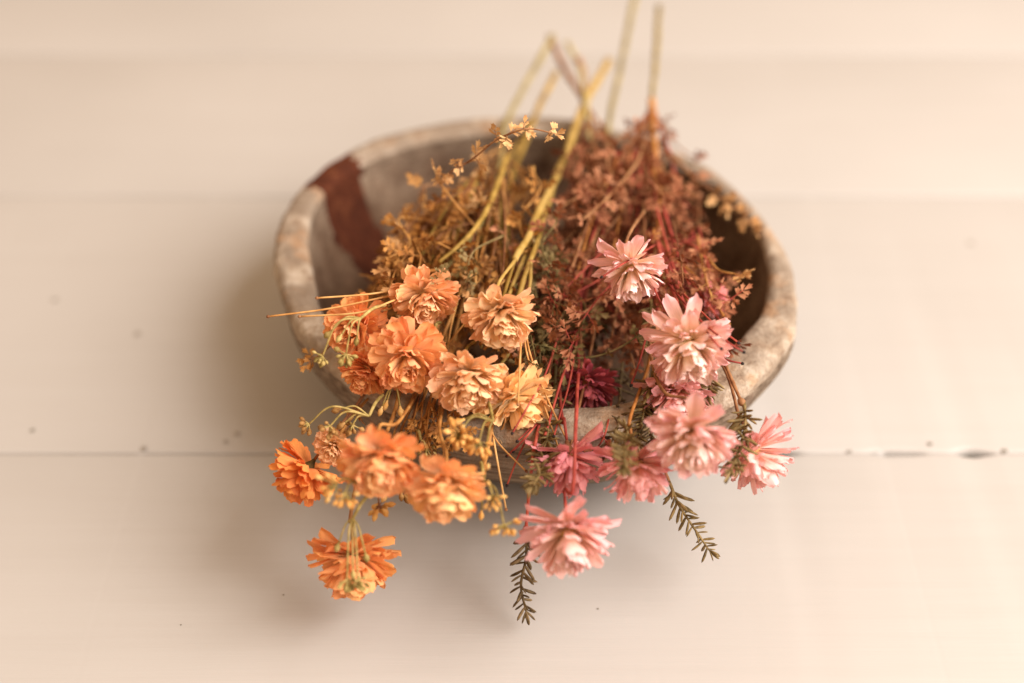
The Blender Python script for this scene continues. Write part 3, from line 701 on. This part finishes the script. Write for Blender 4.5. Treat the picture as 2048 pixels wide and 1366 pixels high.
for (a, b) in (((1120, 640, .06), (1100, 800, .03)), ((1140, 620, .07), (1118, 790, .04)), ((1095, 600, .07), (1090, 760, .03)), ((1130, 560, .08), (1080, 840, .015)), ((1200, 600, .08), (1140, 900, .0)), ((1180, 560, .09), (1090, 870, .01))):
    A, B = F(*a), F(*b); stem(DUSK, [A, A.lerp(B, .5)+Vector((.001, 0, .003)), B], .0010, .0008, random.choice(('red_stem', 'brown_stem')), name='branch_stem', sides=5)

# filaments
for (sp, L, m) in (
    (LEFT, [(905, 565, .04), (840, 572, .02), (740, 588, .005), (635, 596, .0)], 'straw'),
    (LEFT, [(905, 570, .04), (780, 592, .01), (660, 617, .0), (537, 633, -.005)], 'straw'),
    (LEFT, [(880, 570, .04), (790, 600, .0), (720, 625, -.01), (600, 633, -.005)], 'straw'),
    (LEFT, [(870, 575, .04), (800, 610, .02), (765, 622, .01)], 'straw'),
    (PALE, [(1050, 600, .03), (1052, 700, .005), (1095, 830, -.005), (1140, 965, -.008)], 'straw'),
    (PALE, [(1052, 600, .03), (1058, 700, .005), (1112, 835, -.005), (1172, 952, -.008)], 'straw'),
    (PALE, [(1044, 640, .02), (1040, 720, -.02), (1036, 808, -.022)], 'straw'),
    (PALE, [(975, 800, .02), (990, 895, -.01), (1012, 1018, -.012)], 'straw'),
    (PALE, [(975, 850, .01), (1000, 890, -.005), (1052, 942, -.008)], 'straw'),
    (PALE, [(1010, 560, .04), (935, 640, .02), (872, 720, .02)], 'ochre_stem'),
    (LOW, [(935, 530, .06), (905, 640, .03), (895, 700, .02)], 'ochre_stem'),
    (DUSK, [(1120, 660, .04), (1092, 745, .01), (1060, 805, -.015), (1025, 866, -.018)], 'red_stem'),
    (DUSK, [(1085, 820, .02), (1064, 853, .01), (1035, 882, .005)], 'red_stem'),
    (DUSK, [(1085, 825, .02), (1060, 865, .01), (1027, 902, .004)], 'red_stem'),
    (DUSK, [(1080, 840, .015), (1052, 874, .005), (1014, 912, .0)], 'red_stem'),
    (DUSK, [(1075, 840, .015), (1040, 905, .0), (1014, 970, -.004)], 'red_stem'),
    (DUSK, [(1160, 640, .05), (1140, 760, .02), (1120, 830, .005), (1108, 872, .0)], 'red_stem'),
    (ROSE, [(1310, 490, .05), (1245, 528, -.012), (1204, 554, -.02)], 'red_stem'),
    (ROSE, [(1330, 560, .04), (1400, 640, -.02), (1452, 682, -.035), (1487, 704, -.035)], 'red_stem'),
    (ROSE, [(1340, 560, .04), (1420, 640, -.01), (1476, 685, -.02)], 'red_stem'),
    (ROSE, [(1400, 640, .02), (1422, 675, -.036), (1442, 697, -.04)], 'red_stem'),
    (EAST, [(1400, 690, .03), (1450, 718, .01), (1484, 727, .008)], 'red_stem'),
    (ROSE, [(1300, 640, .03), (1280, 720, .005), (1262, 770, .0)], 'red_stem'),
    (ROSE, [(1300, 520, .06), (1310, 580, .0), (1336, 628, -.005)], 'red_stem')):
    filament(sp, pts(L), m)

# green needle sprigs
needle_sprig(DUSK, pts([(1050, 1062, .0), (1053, 1110, 0), (1042, 1170, .0), (1052, 1222, .0)]), 'needle_brown', 34, .0112, lean=.75)
stem(DUSK, pts([(1140, 650, .08), (1095, 780, .03), (1072, 880, .008), (1060, 970, 0), (1052, 1060, 0)]), .0010, .0010, 'red_stem', name='branch_stem', knob=.002)
needle_sprig(ROSE, pts([(1338, 962, .0), (1358, 1010, .0), (1392, 1062, .0), (1418, 1100, .0)]), 'needle', 38, .0112, lean=.7)
stem(ROSE, pts([(1300, 700, .05), (1290, 820, .02), (1312, 900, .0), (1338, 962, 0)]), .0010, .0009, 'brown_stem', name='branch_stem')
needle_sprig(EAST, pts([(1488, 806, -.01), (1490, 850, -.02), (1478, 900, -.03), (1462, 940, -.04)]), 'needle', 60, .0118, lean=.5)
stem(EAST, pts([(1420, 660, .04), (1450, 728, .01), (1468, 770, .0), (1484, 806, -.01)]), .0011, .0010, 'brown_stem', name='branch_stem', knob=.0024)
needle_sprig(DUSK, pts([(1086, 858, .01), (1088, 900, -.005), (1082, 940, -.03), (1070, 965, -.045)]), 'needle', 58, .0125, lean=.55, tuft=12)
needle_sprig(EAST, pts([(1256, 850, -.02), (1250, 890, -.045), (1246, 930, -.065)]), 'needle', 54, .0112, lean=.4, tuft=12)
needle_sprig(EAST, pts([(1306, 742, .0), (1298, 790, .0), (1284, 840, .01), (1276, 880, .02)]), 'needle', 44, .0115, lean=.55)
needle_sprig(ROSE, pts([(1302, 600, .04), (1300, 640, .03), (1292, 690, .02)]), 'needle', 34, .0085, lean=.5)
needle_sprig(DUSK, pts([(1112, 730, .035), (1108, 790, .025), (1098, 850, .01), (1094, 880, .008)]), 'needle', 46, .0108, lean=.5)
needle_sprig(EAST, pts([(1425, 735, .0), (1418, 780, .0), (1396, 820, .0)]), 'needle', 32, .0112, lean=.5)
needle_sprig(DUSK, pts([(1245, 720, .06), (1240, 780, .045), (1236, 850, .025), (1215, 900, .01)]), 'needle_brown', 36, .0105, lean=.55)
needle_sprig(EAST, pts([(1290, 800, .03), (1300, 850, .01), (1308, 900, -.005)]), 'needle_brown', 38, .0095, lean=.5)
needle_sprig(DUSK, pts([(1060, 690, .05), (1075, 720, .04), (1095, 740, .03)]), 'needle', 26, .0085, lean=.4)

# seed clusters
G = F
seed_cluster(LEFT, G(722, 636, -.02), [G(645, 712, -.022), G(692, 708, -.022)], [G(663, 662, -.02), G(684, 668, -.022), G(714, 672, -.02)], 'bud_green', 'bud_green', G(770, 610, .0), n=12, size=.0042)
seed_cluster(LEFT, G(738, 832, -.015), [G(618, 848, -.015), G(660, 852, -.02), G(705, 850, -.015)], [G(683, 818, -.015), G(690, 845, -.015)], 'bud_green', 'bud_brown', G(765, 790, .0), n=11, size=.0044)
seed_cluster(LOW, G(706, 1036, -.045), [G(694, 1158, -.05), G(716, 1160, -.05)], [G(678, 1085, -.045), G(706, 1138, -.05), G(730, 1105, -.045)], 'bud_green', 'bud_green', G(742, 985, -.05), n=12, size=.0040)
seed_cluster(LOW, G(715, 965, -.06), [G(672, 968, -.065), G(690, 985, -.065)], [], 'bud_green', 'bud_gold', G(735, 955, -.055), n=13, size=.0046, spread=1.6)
seed_cluster(LOW, G(755, 975, -.045), [G(758, 1012, -.03)], [], 'brown_stem', 'bud_gold', G(752, 950, -.04), n=15, size=.0058, spread=.7)
seed_cluster(LOW, G(815, 955, -.02), [G(803, 978, -.01)], [], 'brown_stem', 'bud_brown', G(830, 930, -.02), n=14, size=.0052, spread=.7)
seed_cluster(PALE, G(986, 842, -.03), [G(918, 868, -.045), G(958, 884, -.045)], [G(930, 838, -.03), G(972, 895, -.03)], 'bud_green', 'bud_gold', G(975, 800, -.01), n=18, size=.0060, spread=.8)
seed_cluster(PALE, G(968, 965, -.045), [G(985, 990, -.06), G(1008, 1050, -.06)], [G(963, 1020, -.045), G(972, 940, -.05)], 'bud_green', 'bud_gold', G(962, 925, -.03), n=13, size=.0042, spread=1.5)
seed_cluster(LOW, G(842, 880, .0), [G(852, 896, .0)], [], 'bud_green', 'bud_green', G(835, 860, .01), n=10, size=.0040)
seed_cluster(LOW, G(790, 770, .0), [], [G(800, 812, -.005), G(775, 800, .0), G(765, 812, 0)], 'bud_green', 'bud_gold', G(800, 745, .01), size=.0046)
seed_cluster(LEFT, G(868, 660, .0), [], [G(868, 700, .01), G(885, 695, .01), G(856, 690, .01)], 'bud_green', 'bud_green', G(880, 645, .02), size=.004)
seed_cluster(LOW, G(912, 500, .05), [G(928, 540, .045)], [], 'olive_leaf', 'bud_green', G(940, 470, .08), n=10, size=.004)
